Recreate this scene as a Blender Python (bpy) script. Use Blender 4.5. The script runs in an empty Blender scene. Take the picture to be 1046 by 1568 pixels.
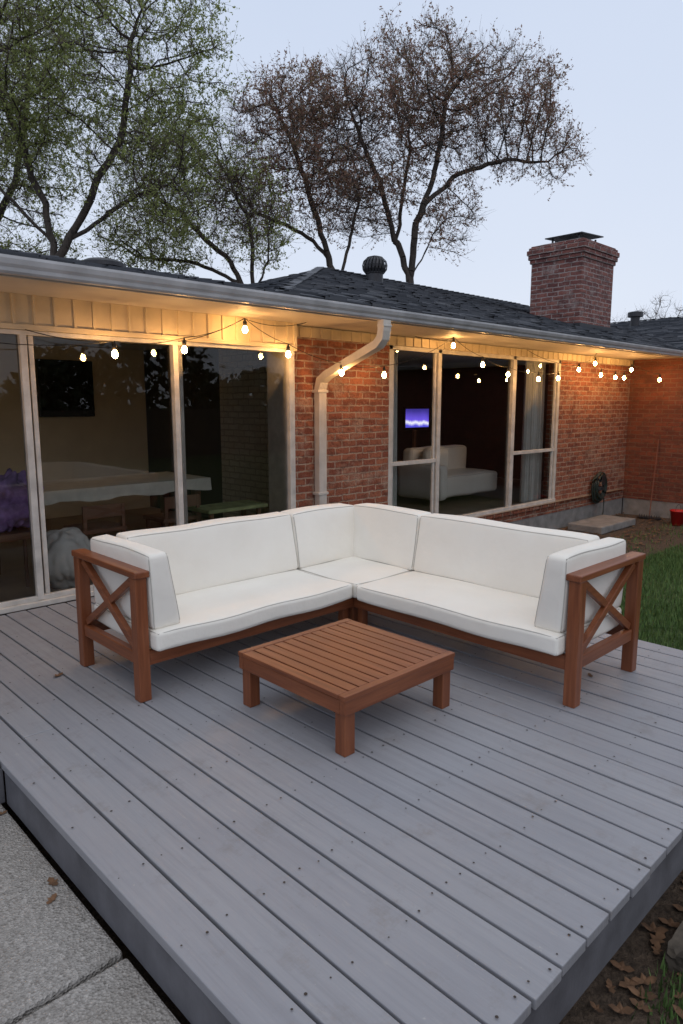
import bpy, bmesh, math, random
import numpy as np
from mathutils import Vector, Matrix
random.seed(7); RNG=np.random.default_rng(11)
scene=bpy.context.scene
COL=scene.collection

# ------------------------------------------------------------------ materials
def newmat(name):
    m=bpy.data.materials.new(name); m.use_nodes=True
    nt=m.node_tree; b=nt.nodes['Principled BSDF']
    return m,nt,b
def N(nt,t,**kw):
    n=nt.nodes.new(t)
    for k,v in kw.items():
        if k in n.inputs: n.inputs[k].default_value=v
        else: setattr(n,k,v)
    return n
def ramp(nt,fac,stops):
    r=nt.nodes.new('ShaderNodeValToRGB')
    while len(r.color_ramp.elements)<len(stops): r.color_ramp.elements.new(0.5)
    for e,(p,c) in zip(r.color_ramp.elements,stops):
        e.position=p; e.color=(c[0],c[1],c[2],1)
    nt.links.new(fac,r.inputs[0]); return r.outputs[0]
def mapping(nt,scale=(1,1,1),coord='Object',loc=(0,0,0)):
    tc=nt.nodes.new('ShaderNodeTexCoord'); mp=nt.nodes.new('ShaderNodeMapping')
    mp.inputs['Scale'].default_value=scale; mp.inputs['Location'].default_value=loc
    nt.links.new(tc.outputs[coord],mp.inputs[0]); return mp.outputs[0]
def noise(nt,vec,scale,detail=4,rough=.55):
    n=N(nt,'ShaderNodeTexNoise',Scale=scale,Detail=detail,Roughness=rough)
    nt.links.new(vec,n.inputs['Vector']); return n.outputs['Fac']
def mixc(nt,fac,a,b,mode='MIX'):
    m=nt.nodes.new('ShaderNodeMix'); m.data_type='RGBA'; m.blend_type=mode
    if isinstance(fac,(int,float)): m.inputs[0].default_value=fac
    else: nt.links.new(fac,m.inputs[0])
    for i,v in ((6,a),(7,b)):
        if isinstance(v,tuple): m.inputs[i].default_value=(v[0],v[1],v[2],1)
        else: nt.links.new(v,m.inputs[i])
    return m.outputs[2]
def bump(nt,b,h,strength=.3,dist=.01,prev=None):
    n=N(nt,'ShaderNodeBump',Strength=strength,Distance=dist)
    nt.links.new(h,n.inputs['Height'])
    if prev is not None: nt.links.new(prev,n.inputs['Normal'])
    nt.links.new(n.outputs[0],b.inputs['Normal']); return n.outputs[0]
def math_(nt,op,a,b=None):
    n=nt.nodes.new('ShaderNodeMath'); n.operation=op
    for i,v in enumerate((a,b)):
        if v is None: continue
        if isinstance(v,(int,float)): n.inputs[i].default_value=v
        else: nt.links.new(v,n.inputs[i])
    return n.outputs[0]

def simple(name,col,rough=.6,var=.12,scale=6,metal=0,bumpk=0.0,bscale=60):
    m,nt,b=newmat(name); v=mapping(nt)
    f=noise(nt,v,scale,5)
    lo=tuple(c*(1-var) for c in col); hi=tuple(min(1,c*(1+var)) for c in col)
    nt.links.new(ramp(nt,f,[(.3,lo),(.7,hi)]),b.inputs['Base Color'])
    b.inputs['Roughness'].default_value=rough; b.inputs['Metallic'].default_value=metal
    if bumpk: bump(nt,b,noise(nt,v,bscale,4),bumpk,.004)
    return m

def wood(name,axis):
    m,nt,b=newmat(name)
    s=[34,34,34]; s[axis]=2.0
    v=mapping(nt,tuple(s)); f=noise(nt,v,1.0,6,.65)
    v2=mapping(nt,(3,3,3)); f2=noise(nt,v2,1.0,3)
    c=ramp(nt,f,[(.25,(.12,.034,.013)),(.5,(.245,.075,.028)),(.78,(.38,.135,.055))])
    c=mixc(nt,math_(nt,'MULTIPLY',f2,.3),c,(.12,.031,.011))
    g=nt.nodes.new('ShaderNodeNewGeometry')
    c=mixc(nt,math_(nt,'MULTIPLY',g.outputs['Random Per Island'],.45),c,(.16,.05,.021))
    nt.links.new(c,b.inputs['Base Color']); b.inputs['Roughness'].default_value=.40
    bump(nt,b,f,.3,.002); return m
WX,WY,WZ=[wood('acacia_wood_'+n,i) for i,n in enumerate('xyz')]

def deck_mat():
    m,nt,b=newmat('grey_deck_paint')
    tc=nt.nodes.new('ShaderNodeTexCoord'); sp=nt.nodes.new('ShaderNodeSeparateXYZ')
    nt.links.new(tc.outputs['Object'],sp.inputs[0])
    bi=math_(nt,'FLOOR',math_(nt,'DIVIDE',math_(nt,'SUBTRACT',sp.outputs[0],.891),.155))
    wn=nt.nodes.new('ShaderNodeTexWhiteNoise'); wn.noise_dimensions='1D'; nt.links.new(bi,wn.inputs['W'])
    cb=nt.nodes.new('ShaderNodeCombineXYZ')
    nt.links.new(math_(nt,'MULTIPLY',sp.outputs[0],38),cb.inputs[0])
    nt.links.new(math_(nt,'ADD',math_(nt,'MULTIPLY',sp.outputs[1],1.6),math_(nt,'MULTIPLY',wn.outputs[0],40)),cb.inputs[1])
    nt.links.new(math_(nt,'MULTIPLY',sp.outputs[2],10),cb.inputs[2])
    g=noise(nt,cb.outputs[0],1.0,6,.68)
    o=mapping(nt); big=noise(nt,o,1.3,4); mid=noise(nt,o,5,6,.75); spots=noise(nt,o,30,4,.65)
    st=noise(nt,mapping(nt,(24,4,4)),1.0,6,.72)
    c=ramp(nt,g,[(.3,(.238,.238,.258)),(.5,(.285,.286,.31)),(.72,(.325,.326,.35))])
    c=mixc(nt,math_(nt,'MULTIPLY',wn.outputs[0],.38),c,(.24,.24,.27))
    c=mixc(nt,ramp(nt,big,[(.35,(0,0,0)),(.7,(.4,.4,.4))]),c,(.345,.34,.355))
    c=mixc(nt,ramp(nt,mid,[(.55,(0,0,0)),(.72,(.5,.5,.5))]),c,(.215,.19,.175))
    c=mixc(nt,ramp(nt,st,[(.61,(0,0,0)),(.72,(.5,.5,.5))]),c,(.40,.38,.36))
    c=mixc(nt,ramp(nt,spots,[(.69,(0,0,0)),(.75,(.6,.6,.6))]),c,(.46,.44,.42))
    c=mixc(nt,ramp(nt,spots,[(.24,(.55,.55,.55)),(.30,(0,0,0))]),c,(.13,.115,.105))
    c=mixc(nt,ramp(nt,g,[(.24,(.5,.5,.5)),(.33,(0,0,0))]),c,(.14,.13,.13))
    nt.links.new(c,b.inputs['Base Color'])
    nt.links.new(ramp(nt,mid,[(.3,(.42,.42,.42)),(.7,(.65,.65,.65))]),b.inputs['Roughness'])
    bump(nt,b,g,.4,.004); return m
M_DECK=deck_mat()
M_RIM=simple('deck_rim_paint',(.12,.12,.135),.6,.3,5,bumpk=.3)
M_NAIL=simple('rusty_nail',(.045,.033,.026),.7)

def brick_mat(name,c1,c2,mortar,w=.225,h=.079,smear=.45,dark=(.10,.04,.03)):
    m,nt,b=newmat(name)
    tc=nt.nodes.new('ShaderNodeTexCoord'); sp=nt.nodes.new('ShaderNodeSeparateXYZ')
    nt.links.new(tc.outputs['Object'],sp.inputs[0])
    cb=nt.nodes.new('ShaderNodeCombineXYZ')
    o=tc.outputs['Object']
    wob=math_(nt,'MULTIPLY',math_(nt,'SUBTRACT',noise(nt,o,9,3),.5),.045)
    nt.links.new(math_(nt,'ADD',math_(nt,'ADD',sp.outputs[0],sp.outputs[1]),wob),cb.inputs[0])
    wob2=math_(nt,'MULTIPLY',math_(nt,'SUBTRACT',noise(nt,o,11,3),.5),.034)
    nt.links.new(math_(nt,'ADD',sp.outputs[2],wob2),cb.inputs[1])
    br=nt.nodes.new('ShaderNodeTexBrick')
    br.inputs['Scale'].default_value=1; br.inputs['Brick Width'].default_value=w; br.inputs['Row Height'].default_value=h
    br.inputs['Mortar Size'].default_value=.010; br.inputs['Mortar Smooth'].default_value=.3; br.inputs['Bias'].default_value=0
    br.inputs['Color1'].default_value=(*c1,1); br.inputs['Color2'].default_value=(*c2,1); br.inputs['Mortar'].default_value=(*mortar,1)
    nt.links.new(cb.outputs[0],br.inputs['Vector'])
    n1=noise(nt,o,3.4,6,.74); n2=noise(nt,o,24,5,.7); n3=noise(nt,mapping(nt,(5,5,14)),1.0,4,.6)
    c=mixc(nt,ramp(nt,n3,[(.35,(.6,)*3),(.52,(0,0,0))]),br.outputs['Color'],dark)
    c=mixc(nt,ramp(nt,n1,[(.52,(0,0,0)),(.66,(smear,)*3)]),c,mortar)
    c=mixc(nt,ramp(nt,n2,[(.30,(.75,)*3),(.46,(0,0,0))]),c,dark)
    nt.links.new(c,b.inputs['Base Color']); b.inputs['Roughness'].default_value=.9
    hgt=math_(nt,'ADD',math_(nt,'MULTIPLY',math_(nt,'SUBTRACT',1,br.outputs['Fac']),1.3),math_(nt,'MULTIPLY',n2,1.2))
    bump(nt,b,hgt,1.0,.024); return m
M_BRICK=brick_mat('red_brick',(.41,.145,.078),(.25,.072,.042),(.46,.33,.25),smear=.6,dark=(.12,.040,.028))
M_CHIM=brick_mat('chimney_brick',(.30,.115,.09),(.16,.055,.05),(.40,.33,.31),smear=.6,dark=(.06,.03,.03))
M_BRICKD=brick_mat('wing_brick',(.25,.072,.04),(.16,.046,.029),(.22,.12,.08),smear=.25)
M_WBRICK=brick_mat('whitewashed_brick',(.84,.80,.70),(.76,.71,.60),(.55,.50,.42),smear=.3,dark=(.62,.57,.48))

def shingle_flat(name):
    m,nt,b=newmat(name); o=mapping(nt); g=nt.nodes.new('ShaderNodeNewGeometry'); n2=noise(nt,o,150,2)
    c=ramp(nt,g.outputs['Random Per Island'],[(0,(.035,.041,.052)),(.4,(.065,.072,.088)),(.75,(.09,.098,.115)),(1,(.14,.145,.16))])
    c=mixc(nt,math_(nt,'MULTIPLY',n2,.45),c,(.13,.135,.15))
    nt.links.new(c,b.inputs['Base Color']); b.inputs['Roughness'].default_value=.85
    bump(nt,b,n2,.5,.004); return m
M_SH=shingle_flat('asphalt_shingles')

M_BEIGE=simple('beige_trim_paint',(.60,.50,.35),.6,.14,4,bumpk=.15)
M_SOFFIT=simple('soffit_paint',(.48,.43,.37),.65,.10,3)
M_GUTTER=simple('gutter_metal',(.47,.47,.485),.35,.18,5)
M_SPOUT=simple('downspout_paint',(.56,.52,.47),.4,.16,5)
M_FRAME=simple('window_frame_white',(.56,.53,.49),.45,.18,8)
M_CONC=simple('concrete_foundation',(.24,.23,.22),.9,.25,6,bumpk=.5)
M_METAL=simple('dark_metal',(.05,.05,.055),.45,.2,8,metal=.6)
M_BLACK=simple('black_gloss',(.008,.008,.009),.15,.2)
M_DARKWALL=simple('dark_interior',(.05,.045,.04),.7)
M_TAN=simple('tan_interior_wall',(.58,.52,.38),.85,.1,2)
M_CEIL=simple('interior_ceiling',(.72,.68,.58),.9,.08,2)
M_FLOOR=simple('interior_floor',(.28,.21,.15),.4,.2,3)
M_CLOTH=simple('table_cloth',(.60,.59,.52),.9,.12)
M_BROWN=simple('brown_wood',(.16,.08,.045),.5)
M_PURPLE=simple('purple_fabric',(.24,.15,.36),.9,.6,9,bumpk=1,bscale=25)
M_GREENC=simple('green_cloth',(.30,.34,.16),.9,.3,9)
M_WHITEF=simple('white_fabric',(.72,.72,.69),.9,.08)
M_CORD=simple('black_cord',(.02,.018,.015),.6)
M_HOSE=simple('hose_rubber',(.018,.03,.025),.45,.3,12)
M_RED=simple('red_plastic',(.50,.02,.02),.35)
M_RAKE=simple('rake_handle_wood',(.20,.07,.04),.6)
M_LEAFD=simple('dead_leaf',(.16,.085,.045),.9,.5,20)
M_STONE=simple('stone_edging',(.11,.09,.07),.95,.5,9,bumpk=1,bscale=14)
M_FENCE=simple('fence_wood',(.13,.10,.075),.9,.3,4)

def fabric():
    m,nt,b=newmat('cream_cushion_fabric'); o=mapping(nt)
    n=noise(nt,o,2.5,4); w=N(nt,'ShaderNodeTexNoise',Scale=420,Detail=1); nt.links.new(o,w.inputs['Vector'])
    nt.links.new(ramp(nt,n,[(.3,(.83,.785,.71)),(.7,(.88,.845,.775))]),b.inputs['Base Color'])
    b.inputs['Roughness'].default_value=.95
    p=bump(nt,b,w.outputs['Fac'],.25,.001)
    bump(nt,b,noise(nt,o,4.5,4,.5),.42,.03,p); return m
M_FAB=fabric(); M_PIPE=simple('cushion_piping',(.50,.475,.43),.9,.05)

def emis(name,col,s):
    m,nt,b=newmat(name); b.inputs['Emission Color'].default_value=(*col,1); b.inputs['Emission Strength'].default_value=s
    b.inputs['Base Color'].default_value=(*col,1); return m
M_BULB=emis('warm_bulb_glass',(1.0,.52,.17),215)
def tvmat():
    m,nt,b=newmat('tv_screen_glow')
    o=mapping(nt,(1,1,1)); sp=nt.nodes.new('ShaderNodeSeparateXYZ'); nt.links.new(o,sp.inputs[0])
    n=noise(nt,mapping(nt,(5,1,1)),1.0,3)
    z=math_(nt,'ADD',sp.outputs[2],math_(nt,'MULTIPLY',n,.16))
    c=ramp(nt,math_(nt,'MULTIPLY',math_(nt,'SUBTRACT',z,1.15),2.2),[(.0,(.03,.03,.2)),(.30,(.10,.09,.75)),(.42,(.9,.9,1)),(.52,(.16,.10,.8)),(.9,(.04,.03,.25))])
    nt.links.new(c,b.inputs['Emission Color']); b.inputs['Emission Strength'].default_value=1.15
    b.inputs['Base Color'].default_value=(0,0,0,1); return m
M_TV=tvmat()
def glassmat():
    m=bpy.data.materials.new('window_glass'); m.use_nodes=True; nt=m.node_tree
    nt.nodes.clear(); out=nt.nodes.new('ShaderNodeOutputMaterial'); mx=nt.nodes.new('ShaderNodeMixShader')
    fr=nt.nodes.new('ShaderNodeFresnel'); fr.inputs[0].default_value=1.5
    tr=nt.nodes.new('ShaderNodeBsdfTransparent'); tr.inputs[0].default_value=(.93,.94,.92,1)
    gl=nt.nodes.new('ShaderNodeBsdfGlossy'); gl.inputs['Roughness'].default_value=.004
    f=math_(nt,'MULTIPLY',fr.outputs[0],1.2)
    nt.links.new(f,mx.inputs[0]); nt.links.new(tr.outputs[0],mx.inputs[1]); nt.links.new(gl.outputs[0],mx.inputs[2])
    nt.links.new(mx.outputs[0],out.inputs[0]); return m
M_GLASS=glassmat()

def patio_mat():
    m,nt,b=newmat('exposed_aggregate'); o=mapping(nt)
    v=N(nt,'ShaderNodeTexVoronoi',Scale=105); nt.links.new(o,v.inputs['Vector'])
    n=noise(nt,o,2.4,5); n3=noise(nt,o,55,4,.7)
    c=ramp(nt,v.outputs['Color'],[(.1,(.22,.205,.19)),(.5,(.37,.35,.33)),(.9,(.54,.51,.48))])
    c=mixc(nt,.4,c,(.39,.37,.35)); c=mixc(nt,ramp(nt,n,[(.4,(0,0,0)),(.7,(.45,)*3)]),c,(.25,.222,.195))
    c=mixc(nt,ramp(nt,n3,[(.34,(.65,)*3),(.48,(0,0,0))]),c,(.16,.145,.13))
    nt.links.new(c,b.inputs['Base Color']); b.inputs['Roughness'].default_value=.9
    bump(nt,b,v.outputs['Distance'],.9,.009); return m
M_PATIO=patio_mat()
def ground_mat():
    m,nt,b=newmat('lawn_and_soil'); o=mapping(nt)
    n=noise(nt,o,.9,6,.7); n2=noise(nt,o,30,5,.7)
    soil=ramp(nt,n2,[(.3,(.045,.03,.02)),(.6,(.13,.09,.062)),(.8,(.20,.145,.10))])
    gr=ramp(nt,n2,[(.3,(.03,.055,.015)),(.7,(.08,.13,.035))])
    sp=nt.nodes.new('ShaderNodeSeparateXYZ'); nt.links.new(o,sp.inputs[0])
    a=math_(nt,'GREATER_THAN',math_(nt,'ADD',sp.outputs[1],math_(nt,'MULTIPLY',n,1.2)),4.1)
    bb=math_(nt,'LESS_THAN',math_(nt,'ADD',sp.outputs[0],math_(nt,'MULTIPLY',n,1.0)),4.6)
    f=math_(nt,'MAXIMUM',a,bb)
    c=mixc(nt,f,gr,soil); nt.links.new(c,b.inputs['Base Color']); b.inputs['Roughness'].default_value=1
    bump(nt,b,n2,1,.04); return m
M_GROUND=ground_mat()
def island_mat(name,cols,rough=.8,transl=0.0):
    m,nt,b=newmat(name); g=nt.nodes.new('ShaderNodeNewGeometry')
    nt.links.new(ramp(nt,g.outputs['Random Per Island'],[(i/(len(cols)-1),c) for i,c in enumerate(cols)]),b.inputs['Base Color'])
    b.inputs['Roughness'].default_value=rough
    if transl:
        out=[n for n in nt.nodes if n.type=='OUTPUT_MATERIAL'][0]
        tr=nt.nodes.new('ShaderNodeBsdfTranslucent'); mx=nt.nodes.new('ShaderNodeMixShader'); mx.inputs[0].default_value=transl
        r=[n for n in nt.nodes if n.type=='VALTORGB'][0]
        nt.links.new(r.outputs[0],tr.inputs[0]); nt.links.new(b.outputs[0],mx.inputs[1]); nt.links.new(tr.outputs[0],mx.inputs[2]); nt.links.new(mx.outputs[0],out.inputs[0])
    return m
M_GRASS=island_mat('grass_blades',[(.04,.08,.02),(.09,.17,.04),(.15,.23,.07)])
M_LG=island_mat('spring_green_leaves',[(.20,.24,.07),(.32,.38,.12),(.26,.31,.10),(.42,.46,.19)],transl=.5)
M_LR=island_mat('rust_buds',[(.24,.12,.09),(.34,.19,.135),(.26,.17,.12),(.24,.21,.11)],transl=.45)
M_HEDGE=island_mat('hedge_leaves',[(.03,.045,.015),(.06,.08,.03)])
def bark():
    m,nt,b=newmat('tree_bark'); o=mapping(nt,(6,6,1.5)); n=noise(nt,o,2.5,5,.7)
    nt.links.new(ramp(nt,n,[(.3,(.025,.021,.019)),(.7,(.085,.07,.06))]),b.inputs['Base Color']); b.inputs['Roughness'].default_value=.95
    bump(nt,b,n,.8,.03); return m
M_BARK=bark()
M_TWIG=simple('twig_bark',(.12,.09,.078),.95,.3)

# ------------------------------------------------------------------ mesh helpers
def empty(name):
    e=bpy.data.objects.new(name,None); COL.objects.link(e); return e
def link(name,me,parent=None,mat=None,smooth=False,bevel=0):
    o=bpy.data.objects.new(name,me); COL.objects.link(o)
    if parent: o.parent=parent
    if mat is not None:
        for mm in (mat if isinstance(mat,(list,tuple)) else [mat]): me.materials.append(mm)
    if smooth: me.polygons.foreach_set('use_smooth',[True]*len(me.polygons))
    if bevel:
        bv=o.modifiers.new('bevel','BEVEL'); bv.width=bevel; bv.segments=2; bv.limit_method='ANGLE'
    return o
def mesh(name,V,F,parent=None,mat=None,smooth=False,bevel=0):
    me=bpy.data.meshes.new(name); me.from_pydata([tuple(v) for v in V],[],F); me.update()
    return link(name,me,parent,mat,smooth,bevel)
BF=[(0,3,2,1),(4,5,6,7),(0,1,5,4),(1,2,6,5),(2,3,7,6),(3,0,4,7)]
class MB:
    def __init__(s): s.V=[];s.F=[]
    def box(s,x0,x1,y0,y1,z0,z1):
        n=len(s.V); s.V+=[(x0,y0,z0),(x1,y0,z0),(x1,y1,z0),(x0,y1,z0),(x0,y0,z1),(x1,y0,z1),(x1,y1,z1),(x0,y1,z1)]
        s.F+=[tuple(i+n for i in f) for f in BF]; return s
    def beam(s,p1,p2,w,h,up=(0,0,1)):
        p1=Vector(p1);p2=Vector(p2);d=(p2-p1).normalized();u=Vector(up)
        if abs(d.dot(u))>.98:u=Vector((0,1,0))
        r=d.cross(u).normalized();u=r.cross(d)
        n=len(s.V)
        for p in (p1,p2):
            for a,b in ((-1,-1),(1,-1),(1,1),(-1,1)): s.V.append(tuple(p+r*(a*w/2)+u*(b*h/2)))
        s.F+=[(n,n+1,n+2,n+3),(n+7,n+6,n+5,n+4)]+[(n+i,n+4+i,n+4+(i+1)%4,n+(i+1)%4) for i in range(4)]
        return s
    def tube(s,pts,r,k=8,cap=True):
        pts=[Vector(p) for p in pts]; n0=len(s.V)
        for i,p in enumerate(pts):
            d=(pts[min(i+1,len(pts)-1)]-pts[max(i-1,0)]).normalized()
            a=Vector((0,0,1)) if abs(d.z)<.9 else Vector((1,0,0))
            u=d.cross(a).normalized();v=d.cross(u)
            rr=r[i] if isinstance(r,(list,tuple)) else r
            for j in range(k):
                t=2*math.pi*j/k; s.V.append(tuple(p+u*(rr*math.cos(t))+v*(rr*math.sin(t))))
        for i in range(len(pts)-1):
            for j in range(k):
                a=n0+i*k+j;b=n0+i*k+(j+1)%k; s.F.append((a,b,b+k,a+k))
        if cap:
            s.F.append(tuple(n0+j for j in range(k))[::-1]); e=n0+(len(pts)-1)*k; s.F.append(tuple(e+j for j in range(k)))
        return s
    def lathe(s,c,prof,k=20):
        n0=len(s.V)
        for (r,z) in prof:
            for j in range(k):
                t=2*math.pi*j/k; s.V.append((c[0]+r*math.cos(t),c[1]+r*math.sin(t),c[2]+z))
        for i in range(len(prof)-1):
            for j in range(k):
                a=n0+i*k+j;b=n0+i*k+(j+1)%k; s.F.append((a,b,b+k,a+k))
        return s
    def out(s,name,parent=None,mat=None,smooth=False,bevel=0): return mesh(name,s.V,s.F,parent,mat,smooth,bevel)

def cushion(name,parent,c,size,r=.035,puff=.02,fn=None,pipe_axis=2,seed=0):
    hx,hy,hz=[s/2 for s in size]
    def ticks(h,rr):
        e=[h-rr+rr*t for t in (0,.35,.7,1)]
        inner=np.linspace(-(h-rr),h-rr,16)
        return list(sorted(set([round(-v,5) for v in e]+[round(v,5) for v in inner]+[round(v,5) for v in e])))
    rr=min(r,min(hx,hy,hz)*.9)
    T=[ticks(h,rr) for h in (hx,hy,hz)]; H=(hx,hy,hz)
    rs=random.Random(seed); ph=[rs.uniform(0,6) for _ in range(6)]
    def deform(p):
        q=Vector([max(-(H[i]-rr),min(H[i]-rr,p[i])) for i in range(3)])
        d=Vector(p)-q
        if d.length>1e-6: p=q+d.normalized()*rr
        p=Vector(p); u=[p[i]/H[i] for i in range(3)]
        f=[max(0,1-u[i]**4) for i in range(3)]
        for i in range(3):
            j,k=[a for a in range(3) if a!=i]
            p[i]+=math.copysign(1,u[i])*puff*(min(H[j],H[k])/max(H))**0.3*f[j]*f[k]*abs(u[i])
        p.z+=.005*math.sin(p.x*9+ph[0])*math.sin(p.y*8+ph[1]); p.x+=.004*math.sin(p.y*11+ph[2]+p.z*7); p.y+=.004*math.sin(p.x*10+ph[3]+p.z*9)
        if fn: p=fn(p,H)
        return p+Vector(c)
    bm=bmesh.new(); 
    for ax in range(3):
        j,k=[a for a in range(3) if a!=ax]
        for sg in (-1,1):
            g={}
            for a in T[j]:
                for b in T[k]:
                    p=[0,0,0];p[ax]=sg*H[ax];p[j]=a;p[k]=b
                    g[a,b]=bm.verts.new(deform(p))
            for a0,a1 in zip(T[j],T[j][1:]):
                for b0,b1 in zip(T[k],T[k][1:]):
                    bm.faces.new((g[a0,b0],g[a1,b0],g[a1,b1],g[a0,b1]))
    bmesh.ops.remove_doubles(bm,verts=bm.verts,dist=1e-4)
    bmesh.ops.recalc_face_normals(bm,faces=bm.faces)
    me=bpy.data.meshes.new(name); bm.to_mesh(me); bm.free(); o=link(name,me,parent,M_FAB,True)
    ax=pipe_axis; j,k=[a for a in range(3) if a!=ax]; mb=MB()
    for sg in (-1,1):
        pts=[]
        def seg(j0,k0,j1,k1,n=14):
            for i in range(n):
                t=i/n;p=[0,0,0];p[ax]=sg*H[ax];p[j]=(j0+(j1-j0)*t);p[k]=(k0+(k1-k0)*t);pts.append(p)
        J,K=H[j],H[k]; seg(-J,-K,J,-K);seg(J,-K,J,K);seg(J,K,-J,K);seg(-J,K,-J,-K)
        P=[deform(p) for p in pts]; P.append(P[0]); P.append(P[1])
        mb.tube(P,.0034,5,cap=False)
    mb.out(name+'_piping',parent,M_PIPE,True)
    return o

# ------------------------------------------------------------------ camera
cam=bpy.data.cameras.new('camera'); co=bpy.data.objects.new('camera',cam); COL.objects.link(co)
co.location=(0,0,1.6); co.rotation_euler=(math.radians(81),0,math.radians(-44))
cam.sensor_fit='HORIZONTAL'; cam.sensor_width=24; cam.lens=24; cam.clip_end=2000; scene.camera=co

# ------------------------------------------------------------------ world + sun
w=bpy.data.worlds.new('World'); scene.world=w; w.use_nodes=True; nt=w.node_tree; bg=nt.nodes['Background']
sky=nt.nodes.new('ShaderNodeTexSky'); sky.sky_type='NISHITA'; sky.sun_disc=False
sky.sun_elevation=math.radians(4); sky.sun_rotation=math.radians(200)
try: sky.air_density=1.5; sky.dust_density=3
except: pass
tc=nt.nodes.new('ShaderNodeTexCoord'); sp=nt.nodes.new('ShaderNodeSeparateXYZ'); nt.links.new(tc.outputs['Generated'],sp.inputs[0])
cl=noise(nt,tc.outputs['Generated'],1.6,4)
g=math_(nt,'ADD',sp.outputs[2],math_(nt,'MULTIPLY',math_(nt,'SUBTRACT',cl,.5),.3))
oc=ramp(nt,g,[(.0,(7.2,7.8,8.9)),(.2,(6.5,7.2,8.6)),(.5,(5.7,6.5,8.1)),(1,(7.1,7.35,7.8))])
mx=mixc(nt,.92,sky.outputs[0],oc)
nt.links.new(mx,bg.inputs[0]); bg.inputs[1].default_value=.116
sl=bpy.data.lights.new('sun','SUN'); sl.energy=.4; sl.angle=math.radians(50); sl.color=(1,.95,.88)
so=bpy.data.objects.new('sun',sl); COL.objects.link(so); so.rotation_euler=(math.radians(35),0,math.radians(-20))
scene.view_settings.view_transform='Standard'

# ------------------------------------------------------------------ ground
def grid_ground():
    xs=[-300,-60,-20,-8,-4,0,2,4,6,8,10,13,16,30,80,300]
    V=[];F=[]
    for y in xs:
        for x in xs: V.append((x,y,-.5+(.02*math.sin(x*1.3)*math.cos(y*1.1) if abs(x)<16 and abs(y)<16 else 0)))
    n=len(xs)
    for i in range(n-1):
        for j in range(n-1): a=i*n+j; F.append((a,a+1,a+n+1,a+n))
    return mesh('ground',V,F,None,M_GROUND,True)
grid_ground()
pt=empty('concrete_patio')
for i,(y0,y1) in enumerate([(-3,-.92),(-.9,1.93),(1.955,4.6),(4.63,7)]):
    MB().box(-1.6,.878,y0,min(y1,5.4),-.42,-.2).out('slab_%d'%i,pt,M_PATIO,bevel=.010)
    MB().box(-6,-1.63,y0,min(y1,5.4),-.42,-.2).out('slab_outer_%d'%i,pt,M_PATIO,bevel=.010)
dk=empty('wooden_deck')
YF=.805
mb=MB(); P=.155; gap=.0105; k=0
for i in range(-18,24):
    x0=.891+i*P
    y0=YF+random.uniform(-.004,.004)
    if i<0: y0=3.14
    x1=x0+P-gap+random.uniform(-.0025,.0015)
    dz=random.uniform(-.002,.002)
    if i>=0 and i%4==1:
        ys=random.choice([2.6,3.3,4.1]); mb.box(x0,x1,y0,ys-.002,-.038,dz); mb.box(x0,x1,ys+.002,5.44,-.038,dz+.001)
    else: mb.box(x0,x1,y0,5.44,-.038,dz)
mb.out('boards',dk,M_DECK,bevel=.004)
xr=.891+24*P-gap
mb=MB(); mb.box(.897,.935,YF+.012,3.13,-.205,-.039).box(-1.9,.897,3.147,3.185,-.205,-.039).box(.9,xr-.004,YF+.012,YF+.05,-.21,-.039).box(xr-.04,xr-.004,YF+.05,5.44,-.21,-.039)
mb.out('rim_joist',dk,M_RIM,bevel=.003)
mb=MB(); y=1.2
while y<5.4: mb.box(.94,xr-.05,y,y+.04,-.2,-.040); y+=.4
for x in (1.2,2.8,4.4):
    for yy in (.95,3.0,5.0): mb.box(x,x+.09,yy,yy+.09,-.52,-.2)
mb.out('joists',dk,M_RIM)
V=[];F=[]
for i in range(0,24):
    x0=.891+i*P
    yy=YF+.035; 
    while yy<5.4:
        for dx in (.03,.113):
            if random.random()<.85:
                cx=x0+dx+random.uniform(-.008,.008); cy=yy+random.uniform(-.015,.015); n=len(V); r=random.uniform(.0028,.0055)
                for j in range(6): V.append((cx+r*math.cos(j*1.047),cy+r*math.sin(j*1.047),.0030))
                F.append(tuple(range(n,n+6)))
        yy+=.4
mesh('nails',V,F,dk,M_NAIL)

def litter(name,pts,mat):
    V=[];F=[]
    for (x,y,z,s) in pts:
        a=random.uniform(0,6.28);n=len(V);ca,sa=math.cos(a),math.sin(a)
        prof=[(-1,0,.25),(-.55,.38,.1),(-.2,.25,.02),(0,.6,.3),(.3,.3,.05),(.6,.35,.25),(1,0,.4),(.6,-.35,.2),(.3,-.28,.02),(0,-.6,.28),(-.2,-.25,.05),(-.55,-.38,.15)]
        cu=random.uniform(.3,1)
        V.append((x,y,z+.004))
        for (u,v,h) in prof:
            u*=s;v*=s; V.append((x+u*ca-v*sa,y+u*sa+v*ca,z+.003+h*s*cu))
        for j in range(12): F.append((n,n+1+j,n+1+(j+1)%12))
    return mesh(name,V,F,None,mat)
pts=[(1.47,3.95,0,.04),(3.75,1.75,0,.03),(.84,2.45,-.2,.035),(.80,2.36,-.2,.03),(.85,3.05,-.2,.025)]
litter('fallen_leaves',pts,M_LEAFD)
pts=[(random.uniform(.9,4.5),random.uniform(-.6,.9),-.485,random.uniform(.025,.055)) for _ in range(620)]
pts+=[(random.uniform(5,13),random.uniform(4.0,5.6),-.485,random.uniform(.03,.06)) for _ in range(500)]
litter('leaf_litter',pts,M_LEAFD)

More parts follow.
